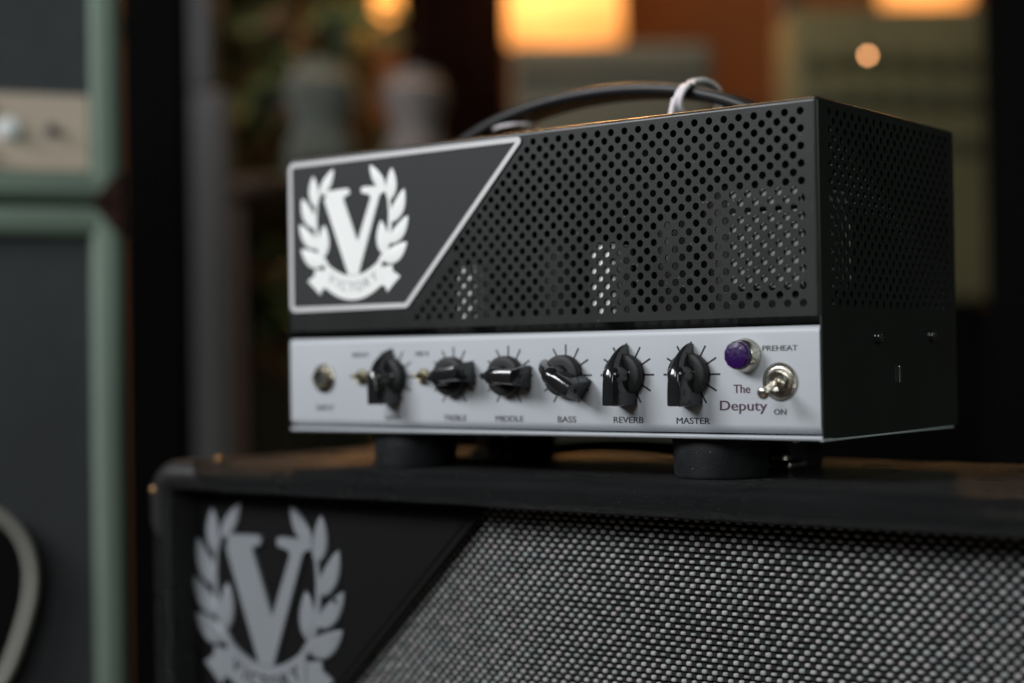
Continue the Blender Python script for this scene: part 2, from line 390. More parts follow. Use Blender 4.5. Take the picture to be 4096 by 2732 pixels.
v, f = perforated(RR, D - RR, 0.0012, H - RR, sh, HR, 0.0009, lambda a, b, d: (d, a, b), 10)
G().add(v, f).build('cover_side', M['cover'], head)
th = []
for i in range(0, 40):
    for j in range(0, 12):
        if (i + j) % 2: continue
        x = 0.092 + i * S / 2; y = 0.1 + j * S / 2
        if y < D - 0.01: th.append((x, y))
v, f = perforated(RR, W - RR, RR, D - RR, th, HR, 0.0009, lambda a, b, d: (a, b, H - d), 10)
G().add(v, f).build('cover_top', M['cover'], head)
# rounded folds of the cover
g = G()
def fold(path_pts, n=6):
    pass
NQ = 6
def strip(fn, t0, t1, m=2):
    v = []; f = []
    for i in range(m):
        t = t0 + (t1 - t0) * i / (m - 1)
        for k in range(NQ + 1):
            v.append(fn(t, R(90 * k / NQ)))
    for i in range(m - 1):
        for k in range(NQ):
            a = i * (NQ + 1) + k; f.append((a, a + 1, a + NQ + 2, a + NQ + 1))
    g.add(v, f)
c_, s_ = math.cos, math.sin
strip(lambda t, a: (t, RR - RR * c_(a), H - RR + RR * s_(a)), RR, W - RR)                 # top front
strip(lambda t, a: (t, D - RR + RR * c_(a), H - RR + RR * s_(a)), RR, W - RR)             # top rear
strip(lambda t, a: (W - RR + RR * c_(a), t, H - RR + RR * s_(a)), RR, D - RR)             # top right
strip(lambda t, a: (RR - RR * c_(a), t, H - RR + RR * s_(a)), RR, D - RR)
strip(lambda t, a: (W - RR + RR * c_(a), RR - RR * s_(a), t), ZB, H - RR)                 # front right
strip(lambda t, a: (RR - RR * c_(a), RR - RR * s_(a), t), ZB, H - RR)
strip(lambda t, a: (W - RR + RR * c_(a), D - RR + RR * s_(a), t), 0.0012, H - RR)
strip(lambda t, a: (RR - RR * c_(a), D - RR + RR * s_(a), t), 0.0012, H - RR)
for sx, cx in ((1, W - RR), (-1, RR)):
    for sy, cy in ((1, D - RR), (-1, RR)):
        v = []; f = []
        for i in range(NQ + 1):
            for k in range(NQ + 1):
                a = R(90 * i / NQ); b = R(90 * k / NQ)
                v.append((cx + sx * RR * c_(a) * c_(b), cy + sy * RR * s_(a) * c_(b), H - RR + RR * s_(b)))
        for i in range(NQ):
            for k in range(NQ):
                q = i * (NQ + 1) + k; f.append((q, q + 1, q + NQ + 2, q + NQ + 1))
        g.add(v, f)
g.build('cover_fold', M['fold'], head, 60)
G().box(RR, W - RR, 0.0009, 0.0055, ZB, ZB + 0.0009).build('cover_lip', M['cover'], head)
G().box(RR, W - RR, 0.0125, 0.0135, 0.0500, ZB + 0.002).build('gap_shade_sheet', M['inner'], head)  # black sheet added so the gap above the panel reads as shade
G().box(RR, W - RR, D - 0.0009, D, 0.0012, H - RR).build('rear_panel', M['cover'], head)
for sx in (0.0, W):                                                                       # side skirts ahead of the fold below the cover
    x0, x1 = (sx - 0.0009, sx) if sx else (0, 0.0009)
    G().box(x0, x1, 0.0006, RR, 0.0012, ZB).build('cover_side_flange', M['cover'], head)
# chassis tray
g = G()
g.box(0.0012, W - 0.0012, 0.004, D - 0.001, 0.0006, 0.0018)
g.box(0.0012, W - 0.0012, 0.009, D - 0.002, 0.0525, 0.0535)
g.build('chassis', M['inner'], head)
g = G()       # protruding bottom lip of the folded tray, silver at the front
prof = [(0.0, 0.0006)] + [(0.0012 - 0.0016 * s_(R(a)), 0.0010 + 0.0013 - 0.0013 * c_(R(a)) * 1.0) for a in (0, 30, 60, 90, 120, 150, 180)] 
prof = [(0.010, -0.0002), (0.0016, -0.0002), (0.0004, 0.0000), (-0.0004, 0.0006), (-0.0006, 0.0014), (-0.0004, 0.0018), (0.0001, 0.0021), (0.0008, 0.0022), (0.0100, 0.0023)]
def extr(prof, x0, x1):
    n = len(prof); v = [(x0, p[0], p[1]) for p in prof] + [(x1, p[0], p[1]) for p in prof]
    g.add(v, [(i, i + 1, i + n + 1, i + n) for i in range(n - 1)] + [tuple(range(n)), tuple(range(n, 2 * n))])
extr(prof, 0.0016, W - 0.0002)
g.build('tray_lip', M['panel'], head, 40)
G().box(W - 0.0016, W + 0.0003, 0.0, D - 0.008, -0.0002, 0.0007, 0.0003).build('tray_side_edge', M['panel'], head)
# control panel
panel_prof = [(0.012, 0.0535), (0.0030, 0.0535), (0.0016, 0.0532), (0.0006, 0.0524), (0.0002, 0.0512), (0.0001, 0.0500), (0.0001, 0.0074), (0.0003, 0.0064), (0.0008, 0.0054), (0.0016, 0.0045), (0.0026, 0.0037), (0.0038, 0.0031), (0.0060, 0.0028), (0.012, 0.0028)]
g = G(); extr(panel_prof, 0.0014, W - 0.0010)
panel = g.build('control_panel', M['panel'], head, 50)
tag(panel, 'brushed silver control panel with black lettering')
PY = 0.0001
def label_text(body, x, z, h, m='ink', width=None, align='CENTER'):
    v, f = text_mesh(body, h * 1.38 * mm)
    if width:
        xs = [p[0] for p in v]; k = width * mm / (max(xs) - min(xs)); v = [(p[0] * k, p[1], p[2]) for p in v]
    g = G()
    for q, e in ((0, 0), (1, 0.026), (2, -0.026)):
        g.add([(p[0] + e * h * mm, p[1] - 0.00002 * q, p[2] + abs(e) * 0.5 * h * mm) for p in v], f)
    g.build('panel_lettering', M[m], panel, loc=(x * mm, PY - 0.00006, z * mm))
label_text('INPUT', 28.9, 12.2, 3.1, width=13.4)
label_text('GAIN', 80.3, 7.2, 3.1, width=11.4)
label_text('TREBLE', 124.9, 7.3, 3.1, width=15.6)
label_text('MIDDLE', 161.6, 7.2, 3.1, width=18.2)
label_text('BASS', 198.5, 7.2, 3.15, width=11.4)
label_text('REVERB', 235.9, 7.3, 3.15, width=17.6)
label_text('MASTER', 273.1, 7.3, 3.15, width=18.6)
label_text('BRIGHT', 56.7, 42.5, 2.4, width=12.0)
label_text('MID K', 102.4, 42.5, 2.4, width=9.6)
label_text('PREHEAT', 320.6, 41.9, 2.65, width=18.2)
label_text('ON', 320.4, 12.1, 2.7, width=6.3)
label_text('The', 300.3, 22.2, 4.2, 'purpleink', width=8.8)
label_text('Deputy', 300.6, 13.9, 4.9, 'purpleink', width=25.2)
KX = [80.3, 124.4, 161.5, 198.5, 235.6, 272.8]; KA = [2, 99, 88, 59, 0, 0]; KZ = 31.2
for ki, (kx, ka) in enumerate(zip(KX, KA)):
    g = G()
    for a in range(-150, 151, 30):
        g.add(*(lambda gg: (gg.v, gg.f))(G().box(-0.00048, 0.00048, -0.00008, 0, 0.0098, 0.0159)), Matrix.Translation((kx * mm, PY, KZ * mm)) @ Matrix.Rotation(R(a), 4, 'Y'))
    g.build('dial_mark', M['ink'], panel)
# chicken-head knob: axis -y, pointer towards +z
def knob_mesh():
    g = G()
    g.lathe([(0, 0.005), (0.0060, 0.0060), (0.0052, 0.0070), (0.0047, 0.0125), (0.0042, 0.0158), (0.0032, 0.0170), (0, 0.0172)], 40)
    st = [(-0.0150, 0.0031, 0.0054, 0.0172), (-0.0147, 0.0036, 0.0060, 0.0180), (-0.012, 0.0036, 0.0060, 0.0181), (-0.008, 0.0035, 0.0056, 0.0181), (-0.004, 0.0033, 0.0050, 0.0181), (-0.001, 0.0030, 0.0045, 0.0180),
          (0.0015, 0.0026, 0.0038, 0.0175), (0.004, 0.0022, 0.0031, 0.0165), (0.0065, 0.0018, 0.0025, 0.0150), (0.009, 0.0015, 0.0021, 0.0129), (0.0112, 0.0012, 0.0017, 0.0103), (0.0131, 0.0010, 0.0014, 0.0073), (0.0146, 0.0008, 0.0011, 0.0042), (0.0154, 0.0005, 0.0008, 0.0016)]
    v = []; f = []; n = 9
    for u, wt, wb, h in st:
        q = min(0.0013, h * 0.25, wt * 0.6)
        sec = [(-wb, 0.0010), (-wb * 0.6 - wt * 0.4, h * 0.5), (-wt, h - q), (-wt + q * 0.35, h - q * 0.3), (-wt + q, h), (0, h + 0.0001), (wt - q, h), (wt - q * 0.35, h - q * 0.3), (wt, h - q), (wb * 0.6 + wt * 0.4, h * 0.5), (wb, 0.0010)]
        n = len(sec)
        for (a, b) in sec: v.append((a, -b, u))
    for i in range(len(st) - 1):
        for k in range(n - 1): f.append((i * n + k, i * n + k + 1, (i + 1) * n + k + 1, (i + 1) * n + k))
        f.append((i * n + n - 1, i * n, (i + 1) * n, (i + 1) * n + n - 1))
    f.append(tuple(range(n))); f.append(tuple((len(st) - 1) * n + k for k in range(n)))
    g.add(v, f)
    return g
k0 = None
KL = ['gain knob pointing straight up', 'treble knob pointing left', 'middle knob pointing left', 'bass knob pointing to the upper left', 'reverb knob pointing straight up', 'master knob pointing straight up beside the purple lamp']
for kx, ka, kl in zip(KX, KA, KL):
    if k0 is None:
        k0 = knob_mesh().build('pointer_knob', M['knob'], head, 38); o = k0
        sk0 = G().lathe([(0, 0.0004), (0.0102, 0.0004), (0.0106, 0.0012), (0.0105, 0.0052), (0.0103, 0.0058), (0.0098, 0.0061), (0.0074, 0.0063), (0, 0.0063)], 48).build('skirt', M['knobmatte'], o, 35)
        scr = G().lathe([(0, 0), (0.0011, 0), (0.0011, 0.0003), (0, 0.0003)], 12, Matrix.Rotation(R(90), 4, 'X')).build('set_screw', M['inner'], o, loc=(0, -0.0105, -0.0150))
        scr0 = scr
    else:
        o = k0.copy(); COL.objects.link(o); o.parent = head
        s2 = scr0.copy(); COL.objects.link(s2); s2.parent = o
        s3 = sk0.copy(); COL.objects.link(s3); s3.parent = o
    o.location = (kx * mm, PY, KZ * mm); o.rotation_euler = (0, -R(ka), 0); o['label'] = 'black ' + kl
def nut(rad, h, n=6):
    return [(rad * c_(2 * math.pi * k / n), rad * s_(2 * math.pi * k / n)) for k in range(n)]
# input jack
j = G().prism(nut(0.0074, 0, 6), -0.0024, 0).lathe([(0, 0.0), (0.0083, 0.0), (0.0083, 0.0007), (0.0070, 0.0009), (0, 0.0009)], 32)
j = j.build('input_jack', M['chrome'], head, 30, loc=(28.4 * mm, PY, 30.6 * mm))
G().lathe([(0.0040, 0.002), (0.0056, 0.002), (0.0057, 0.0040), (0.0052, 0.0046), (0.0044, 0.0046), (0.0040, 0.0040)], 32).build('jack_bushing', M['brass'], j, 40)
G().lathe([(0, 0.0026), (0.0041, 0.0026), (0.0041, 0.0030), (0, 0.0030)], 24).build('jack_socket', M['inner'], j)
# toggles
def toggle(x, z, tip, big):
    k = 1.0 if big else 0.5
    t = G().lathe([(0, 0), (0.0088 * k, 0), (0.0090 * k, 0.0004), (0.0089 * k, 0.0009), (0.0070 * k, 0.0009), (0.0069 * k, 0.0017), (0.0060 * k, 0.0019), (0.0050 * k, 0.0019), (0.0049 * k, 0.0040), (0.0044 * k, 0.0045), (0.0031 * k, 0.0043), (0.0029 * k, 0.0034), (0, 0.0034)], 40)
    mt = M['chrome'] if big else M['brass']
    t = t.build('toggle_switch', mt, head, 35, loc=(x * mm, PY, z * mm))
    a = Vector((0, -0.004, 0)); b = Vector(tip)
    pts = [a.lerp(b, s) for s in (0, .2, .4, .6, .75, .85, .93, .98, 1.0)]
    rr = [.0010, .0010, .0011, .0013, .0016, .0022, .0024, .0019, .0007]
    G().tube(pts, [q * k * 1.25 for q in rr], 16).build('toggle_lever', mt, t, 50)
    return t
toggle(320.6, 27.6, (0.0006, -0.0190, -0.0056), True)['label'] = 'large nickel toggle switch flicked down beside the word ON'
toggle(58.0, 31.0, (0, -0.009, 0.001), False)['label'] = 'small toggle switch left of the gain knob'
toggle(103.6, 31.0, (0, -0.009, 0.001), False)['label'] = 'small toggle switch between the gain and treble knobs'
# indicator lamp
b = G().lathe([(0, 0), (0.0080, 0), (0.0082, 0.0006), (0.0080, 0.0014), (0.0074, 0.0022), (0.0072, 0.0058), (0.0068, 0.0064), (0.0062, 0.0062), (0, 0.006)], 48).build('indicator_bezel', M['chrome'], head, 35, loc=(302.6 * mm, PY, 40.1 * mm))
g = G(); n = 24; v = []; f = []
for r_, h_ in ((0.0065, 0.0052), (0.0065, 0.0088), (0.0060, 0.0096), (0.0038, 0.0100), (0.0015, 0.0102)):
    for k in range(n):
        q = r_ * (1 + (0.035 if k % 2 else -0.0)); a = 2 * math.pi * k / n; v.append((q * c_(a), -h_ + (0.00005 if (k + int(r_ * 1e4)) % 3 == 0 and r_ < 0.0062 else 0), q * s_(a)))
for jn in range(4):
    for k in range(n): f.append((jn * n + k, jn * n + (k + 1) % n, (jn + 1) * n + (k + 1) % n, (jn + 1) * n + k))
f.append(tuple(4 * n + k for k in range(n)))
tag(g.add(v, f).build('jewel_lens', M['jewel'], b), 'faceted purple lens')
# badge plate
outer = [(3.0 * mm, 156.0 * mm), (175.6 * mm, 156.0 * mm), (92.8 * mm, 69.2 * mm), (3.0 * mm, 69.2 * mm)]
plate = G().prism(round_poly(outer, [0.004, 0.0022, 0.004, 0.004]), -0.0008, 0.0).build('badge_plate', M['plate'], head)
tag(plate, 'smooth dark grey badge plate with white outline and laurel emblem')
def ring(outp, rad, w_, y0, y1, name, m, par):
    a = round_poly(outp, rad, 6)
    cx = [Vector(p) for p in outp]; N = len(cx); inn = []
    for i in range(N):                                             # inset polygon
        p = cx[i]; d0 = (p - cx[i - 1]).normalized(); d1 = (cx[(i + 1) % N] - p).normalized()
        n0 = Vector((d0.y, -d0.x)); n1 = Vector((d1.y, -d1.x)); bi = (n0 + n1).normalized(); k = w_ / max(0.15, bi.dot(n0)); inn.append(tuple(p + bi * k))
    b_ = round_poly(inn, [max(0.0004, q - w_) for q in rad], 6); n = len(a)
    v = [(p[0], y0, p[1]) for p in a] + [(p[0], y0, p[1]) for p in b_] + [(p[0], y1, p[1]) for p in a] + [(p[0], y1, p[1]) for p in b_]
    f = []
    for i in range(n):
        q = (i + 1) % n; f += [(i, q, n + q, n + i), (i, q, 2 * n + q, 2 * n + i), (n + i, n + q, 3 * n + q, 3 * n + i)]
    return G().add(v, f).build(name, m, par)
ring(outer, [0.004, 0.0022, 0.004, 0.004], 0.0027, -0.0011, -0.0008, 'plate_outline', M['outline'], plate)
make_emblem(plate, 0.0528, 0.1125, 1.0, -0.0008, 0.00035, M['white'], M['grayink'])
# screws and slot on the side
for y, z in ((0.0602, 0.0478), (0.126, 0.0486)):
    sc = G().lathe([(0, 0), (0.0036, 0), (0.0035, 0.0008), (0.0028, 0.0018), (0.0016, 0.0024), (0, 0.0025)], 24).build('side_screw', M['knob'], head, 40, loc=(W, y, z), rot=(0, 0, R(90)))
    g = G().box(-0.0018, 0.0018, -0.0027, -0.0023, -0.0004, 0.0004).box(-0.0004, 0.0004, -0.0027, -0.0023, -0.0018, 0.0018); g.build('screw_recess', M['chrome'], sc)
G().box(W - 0.0002, W + 0.0006, 0.0800, 0.0836, 0.0252, 0.0336, 0.0002).build('side_slot', M['inner'], head)
G().box(W, W + 0.0010, 0.0838, 0.0856, 0.0252, 0.0336, 0.0003).build('slot_catch', M['chrome'], head)
# feet
f0 = None
for x, y in ((0.271, 0.03), (0.071, 0.03), (0.260, 0.112), (0.082, 0.112)):
    if f0 is None:
        f0 = G().lathe([(0, 0), (0.0240, 0), (0.0240, 0.001), (0.0232, 0.0185), (0.0222, 0.0200), (0, 0.0200)], 48, Matrix.Rotation(R(90), 4, 'X')).build('rubber_foot', M['rubber'], head, 40); o = f0
    else: o = f0.copy(); COL.objects.link(o); o.parent = head
    o.location = (x, y, 0.0001)
for x in (0.218, 0.322, 0.150):
    G().lathe([(0, 0), (0.0022, 0), (0.0020, 0.0012), (0, 0.0014)], 16, Matrix.Rotation(R(90), 4, 'X')).build('base_screw', M['chrome'], head, 40, loc=(x, 0.012, -0.0003))
# inside: transformer, tubes
t = G().box(0.2930, 0.3325, 0.0026, 0.052, 0.0715, 0.1078, 0.0008).build('transformer', M['core'], head)
G().box(0.3324, 0.3338, 0.0155, 0.0170, 0.0600, 0.1060).build('glint_tab', M['shield'], t)  # bright tabs added to catch light as glints behind the side holes
G().box(0.3324, 0.3356, 0.0465, 0.0480, 0.0600, 0.1080).build('glint_tab', M['shield'], t)
G().box(0.2925, 0.3320, 0.0026, 0.052, 0.1100, 0.1190, 0.0008).build('transformer_clamp', M['core'], t)
G().box(0.2910, 0.3370, 0.012, 0.050, 0.0535, 0.0715, 0.0015).build('transformer_bell', M['cover'], t, 40)
def tube_can(x, y, r, z1, m):
    return G().lathe([(0, 0), (r, 0), (r, z1 - 0.063), (r * 0.85, z1 - 0.0605), (r * 0.3, z1 - 0.059), (0, z1 - 0.059)], 24, Matrix.Rotation(R(-90), 4, 'X')).build('valve_shield', m, head, 40, loc=(x, y, 0.0590))
G().box(0.2118, 0.2278, 0.0019, 0.020, 0.0590, 0.0972, 0.0022).build('valve_shield', M['shield'], head, 40)
G().box(0.1255, 0.1385, 0.0019, 0.016, 0.0590, 0.0905, 0.0022).build('valve_shield', M['shield'], head, 40)
for x, y, r, z1 in ((0.235, 0.05, 0.0105, 0.112), (0.16, 0.05, 0.011, 0.105), (0.255, 0.07, 0.0125, 0.128)):
    tube_can(x, y, r, z1, M['can'])
# handle
pts = []
for i in range(33):
    u = -0.108 + 0.214 * i / 32; z = 0.1885 - 1.62 * u * u - 48 * u ** 4
    pts.append((0.171 + u, 0.082, z - 0.0005))
hd = G()
v = []; f = []
prof = [(-0.0128, -0.0015), (-0.0120, -0.0030), (-0.0100, -0.0035), (0.0100, -0.0035), (0.0120, -0.0030), (0.0128, -0.0015), (0.0128, 0.0015), (0.0118, 0.0032), (0.009, 0.0038), (-0.009, 0.0038), (-0.0118, 0.0032), (-0.0128, 0.0015)]
n = len(prof)
for i, p in enumerate(pts):
    a = Vector(pts[max(i - 1, 0)]); b = Vector(pts[min(i + 1, 32)]); t_ = (b - a).normalized(); nn = Vector((-t_.z, 0, t_.x))
    for (yy, zz) in prof: q = Vector(p) + Vector((0, yy, 0)) + nn * zz; v.append(q)
for i in range(32):
    for k in range(n): f.append((i * n + k, i * n + (k + 1) % n, (i + 1) * n + (k + 1) % n, (i + 1) * n + k))
f.append(tuple(range(n))); f.append(tuple(32 * n + k for k in range(n)))
hs = hd.add(v, f).build('carry_handle', M['strap'], head, 50)
for x in (0.062, 0.280):
    G().box(x - 0.014, x + 0.014, 0.067, 0.097, H, H + 0.0045, 0.0015).build('handle_end_cap', M['steel'], hs, 40)
# cable ties looped round the handle
tp = []
for i in range(28):
    a = 2 * math.pi * i / 28; tp.append((0.2285 + 0.0035 * s_(a), 0.085 - 0.0215 * c_(a), 0.1775 + 0.0110 * s_(a)))
g = G().tube(tp, 0.0017, 8, True).tube([(p[0] + 0.0026, p[1] * 1.0, p[2] + 0.0003) for p in tp], 0.0014, 8, True)
g.tube([(0.2270, 0.0637, 0.1775), (0.2250, 0.0630, 0.168), (0.223, 0.0625, 0.1605)], 0.0016, 8)
tag(g.build('cable_tie', M['tie'], None, 60), 'white cord looped upright round the right end of the carry handle', 'cord')
tp = []
for i in range(28):
    a = 2 * math.pi * i / 28; tp.append((0.107 + 0.0135 * s_(a + 0.3), 0.082 - 0.0165 * c_(a), 0.1755 - 0.0030 * s_(a + 0.3) + 0.0035 * s_(a)))
tag(G().tube(tp, 0.0009, 8, True).build('cable_tie', M['tie'], None, 60), 'thin white cord lying flat round the left end of the carry handle', 'cord')

# ================================================================== THE SPEAKER CABINET
CZ = -0.0203
cab = thing('speaker_cabinet', 'black vinyl speaker cabinet with silver woven grille and laurel emblem under the amplifier head', 'speaker cabinet', (0.174, 0, CZ), R(-1.4))
HWd, CH = 0.2875, 0.47
XR = 0.070     # the cabinet reaches further right of the head than left of it
YB = 0.190
def rrect(inset, y, n=10, R0=0.022):
    x1 = HWd - inset; zt = -inset; zb = -CH + inset; r = max(R0 - inset, 0.0006); p = []
    for (cx, cz, a0) in ((x1 - r, zt - r, 0), (-x1 + r, zt - r, 90), (-x1 + r, zb + r, 180), (x1 - r, zb + r, 270)):
        for k in range(n + 1):
            a = R(a0 + 90 * k / n); p.append((cx + r * c_(a) + (XR if cx > 0 else 0), y, cz + r * s_(a)))
    return p
TI = 0.0172
rows = [(TI, 0.0120), (TI, -0.0105), (TI - 0.0006, -0.0135), (TI - 0.0022, -0.0160), (TI - 0.0045, -0.0174), (TI - 0.0070, -0.0180)]
for a in range(0, 91, 10): rows.append((0.0100 - 0.0100 * s_(R(a)), -0.0080 - 0.0100 * c_(R(a))))
rows += [(0.0, 0.05), (0.0, 0.12)]
for a in range(0, 91, 15): rows.append((0.0100 - 0.0100 * c_(R(a)), YB - 0.0100 + 0.0100 * s_(R(a))))
v = []; f = []
for i, (ins, y) in enumerate(rows): v += rrect(ins, y)
n = 44
for i in range(len(rows) - 1):
    for k in range(n): f.append((i * n + k, i * n + (k + 1) % n, (i + 1) * n + (k + 1) % n, (i + 1) * n + k))
f.append(tuple((len(rows) - 1) * n + k for k in range(n)))
G().add(v, f).build('cabinet_shell', M['tolex'], cab, 60)
# corner protector, upper left and right
for sg in (-1, 1):
    v = []; f = []
    def cpts(ins, y, off):
        x1 = HWd - ins + off + (XR if sg > 0 else 0); zt = -ins + off; r = max(0.022 - ins + off, 0.001); p = []
        p.append((x1, y, zt - 0.034))
        for k in range(11):
            a = R(90 * k / 10); p.append((x1 - r + r * c_(a), y, zt - r + r * s_(a)))
        p.append((x1 - 0.040, y, zt))
        return [(q[0] * sg, q[1], q[2]) for q in p]
    rws = [(ins, y) for ins, y in rows[4:] if y < 0.06]
    for i, (ins, y) in enumerate(rws):
        edge = i in (0, len(rws) - 1); o_ = 0.0002 if edge else 0.0014
        v += cpts(ins, (y - (0.0 if edge else 0.0012 * max(0, 1 - ins * 0)) if y < 0 else y * 0.8), o_)
    n2 = 13
    for i in range(len(rws) - 1):
        for k in range(n2 - 1): f.append((i * n2 + k, i * n2 + k + 1, (i + 1) * n2 + k + 1, (i + 1) * n2 + k))
    cp = G().add(v, f).build('corner_protector', M['guard'], cab, 50)
    for (x, y, z, rot) in ((HWd - 0.006, -0.0182, -0.0175, 0), (HWd - 0.035, 0.01, 0.0012, 1)):
        m_ = Matrix.Rotation(R(-90), 4, 'X') if rot else Matrix.Identity(4)
        G().lathe([(0, 0), (0.0026, 0), (0.0024, 0.0008), (0.0014, 0.0014), (0, 0.0016)], 16, m_).build('rivet', M['rivetm'], cp, 40, loc=(x * sg + (XR if sg > 0 else 0), y, z))
# baffle, piping, grille
gx0, gz0 = -HWd + TI, -TI
poly = [(-HWd + 0.012, -0.0125), (-0.0303, -0.0125), (-0.0303 - 0.34, -0.0125 - 0.34), (-HWd + 0.012, -0.0125 - 0.34 + 0.0)]
poly = [(-0.276, -0.012), (-0.0285, -0.012), (-0.276, -0.2595)]
G().prism([(x * 1.0, z) for x, z in poly], 0.0052, 0.0115).build('baffle_panel', M['baffle'], cab)
G().tube([(-0.0285 + 0.0008 - s, 0.0062, -0.012 - s) for s in (0, 0.08, 0.16, 0.2475)], 0.0019, 10).build('piping', M['cord'], cab, 60)
G().tube([(-0.0285 - 0.0052 - s, 0.0054, -0.012 - s) for s in (0, 0.08, 0.16, 0.2425)], 0.0009, 8).build('piping', M['cord'], cab, 60)
G().box(-0.279, 0.279 + XR, 0.0125, 0.0165, -0.462, -0.0085).build('grille_board', M['cord'], cab)
g = G(); gt = G()
PX, PZ = 0.00593, 0.00295
j = 0; z = -0.0258 + PZ * 2
rng = random.Random(3)
while z > -0.175:
    off = (j % 2) * PX / 2
    z0 = z
    x = -0.0357 + off - 60 * PX
    xl = None
    while x < 0.275 + XR:
        if x > -0.0285 + (z + 0.012) - 0.002:
            if xl is None: xl = x
            hx = 0.00168 * rng.uniform(0.93, 1.05); hz = rng.choice((0.00122, 0.0012, 0.00108, 0.0009)) * rng.uniform(0.95, 1.05)
            dy = rng.uniform(-0.0001, 0.0001); zc = z + rng.uniform(-0.00012, 0.00012); y0 = 0.0108
            v = []
            for a, b, c in ((1, 1, 0.0011), (0.86, 0.86, 0.0002), (0.45, 0.5, -0.00015)):
                for k in range(10):
                    q = 2 * math.pi * k / 10 + 0.314; e = 0.62
                    cx_ = math.copysign(abs(c_(q)) ** e, c_(q)); cz_ = math.copysign(abs(s_(q)) ** e, s_(q))
                    v.append((x + hx * a * cx_, y0 + c + dy, zc + hz * b * cz_))
            f = [(i * 10 + k, i * 10 + (k + 1) % 10, (i + 1) * 10 + (k + 1) % 10, (i + 1) * 10 + k) for i in range(2) for k in range(10)] + [tuple(20 + k for k in range(10))]
            g.add(v, f)
        x += PX
    if xl is not None:
        gt.box(xl - 0.004, 0.279 + XR, 0.0116, 0.0126, z - 0.00092, z + 0.00092)
        gt.box(xl - 0.004, 0.279 + XR, 0.01145, 0.0126, z + 0.0005, z + 0.00085)
    z -= PZ; j += 1
gc = gt.build('grille_cloth', M['thread_dark'], cab); tag(gc, 'woven grille cloth of dark and silver threads', kind='stuff')
gb = g.build('silver_thread', M['bead'], gc, 60); tag(gb, kind='stuff')
em = G().box(-0.2052 - 0.004, -0.2052 + 0.004, 0.0050, 0.0056, -0.080, -0.070).build('emblem', M['cord'], cab)
make_emblem(em, -0.2052, -0.0838, 1.575, 0.0052, 0.0022, M['emblem'], M['cord'], screws=True)
# cabinet handle on top (behind the head's feet)
hp = [(-0.075 + 0.15 * i / 16, 0.090, 0.0045 + 0.006 * s_(math.pi * i / 16)) for i in range(17)]
ch = G().tube(hp, 0.0032, 12, flat=(1, 3.2)).build('strap_handle', M['strap'], cab, 50)
for sg in (-1, 1):
    G().box(sg * 0.0925 - 0.016, sg * 0.0925 + 0.016, 0.080, 0.100, 0.0, 0.0055, 0.0022).build('handle_bracket', M['chrome'], ch, 50)
    G().lathe([(0, 0), (0.0062, 0), (0.0060, 0.002), (0.0048, 0.0042), (0.0025, 0.0055), (0, 0.0058)], 20, Matrix.Rotation(R(-90), 4, 'X')).build('bracket_screw', M['chrome'], ch, 50, loc=(sg * 0.0975, 0.090, 0.0055))

# ================================================================== GREEN AMPLIFIER STACK at the left
def rthing(name, label, cat, x, d, z, rz=0, group=None):
    return thing(name, label, cat, room(x, d, z), YAW + rz, group)
SX = -0.3235
ga = rthing('guitar_amplifier', 'pale green amplifier with cream control strip standing on the matching green cabinet', 'amplifier', SX, 1.35, 0.1770, R(20))
gw = 0.44
def frame(par, x0, x1, z0, z1, t, m, y0=0.0, y1=0.26):
    G().box(x1 - t, x1, y0, y1, z0, z1, 0.006).box(x0, x0 + t, y0, y1, z0, z1, 0.006).box(x0 + t * 0.5, x1 - t * 0.5, y0 + 0.0004, y1, z1 - t, z1 - 0.0003, 0.006).box(x0 + t * 0.5, x1 - t * 0.5, y0 + 0.0004, y1, z0 + 0.0003, z0 + t, 0.006).build('case', m, par, 50)
frame(ga, -gw, 0, 0, 0.30, 0.0225, M['sea'])
G().box(-gw + 0.024, -0.024, 0.012, 0.02, 0.087, 0.28).build('grille', M['greygrille'], ga)
cpn = G().box(-gw + 0.024, -0.024, 0.008, 0.02, 0.024, 0.0870, 0.001).build('control_strip', M['cream'], ga)
for x, z, r in ((-0.054, 0.0575, 0.0052), (-0.088, 0.0575, 0.010), (-0.112, 0.076, 0.010), (-0.112, 0.038, 0.010), (-0.176, 0.0575, 0.011)):
    m_ = M['greygrille'] if r < 0.006 else M['chknob']
    G().lathe([(0, 0), (r, 0), (r * 0.95, 0.003), (r * 0.7, 0.004), (r * 0.65, 0.007), (0, 0.008)], 24).build('control_knob' if r > 0.006 else 'jack_socket', m_, ga, 40, loc=(x, 0.008, z))
gcab = rthing('guitar_cabinet', 'pale green speaker cabinet with charcoal grille under the pale green amplifier', 'speaker cabinet', SX + 0.003, 1.34, -0.62, R(20))
frame(gcab, -gw, 0, 0, 0.790, 0.0235, M['sea'])
G().box(-gw + 0.024, -0.024, 0.012, 0.02, 0.024, 0.77).build('grille', M['greygrille'], gcab)
for par, zz, sz in ((ga, 0.0, 1), (gcab, 0.790, -1)):
    G().prism([(0.0018, zz - sz * 0.0015), (0.0018, zz + sz * 0.024), (-0.005, zz + sz * 0.021), (-0.019, zz + sz * 0.004), (-0.021, zz - sz * 0.0015)], -0.0018, 0.03).build('leather_corner', M['redleather'], par)
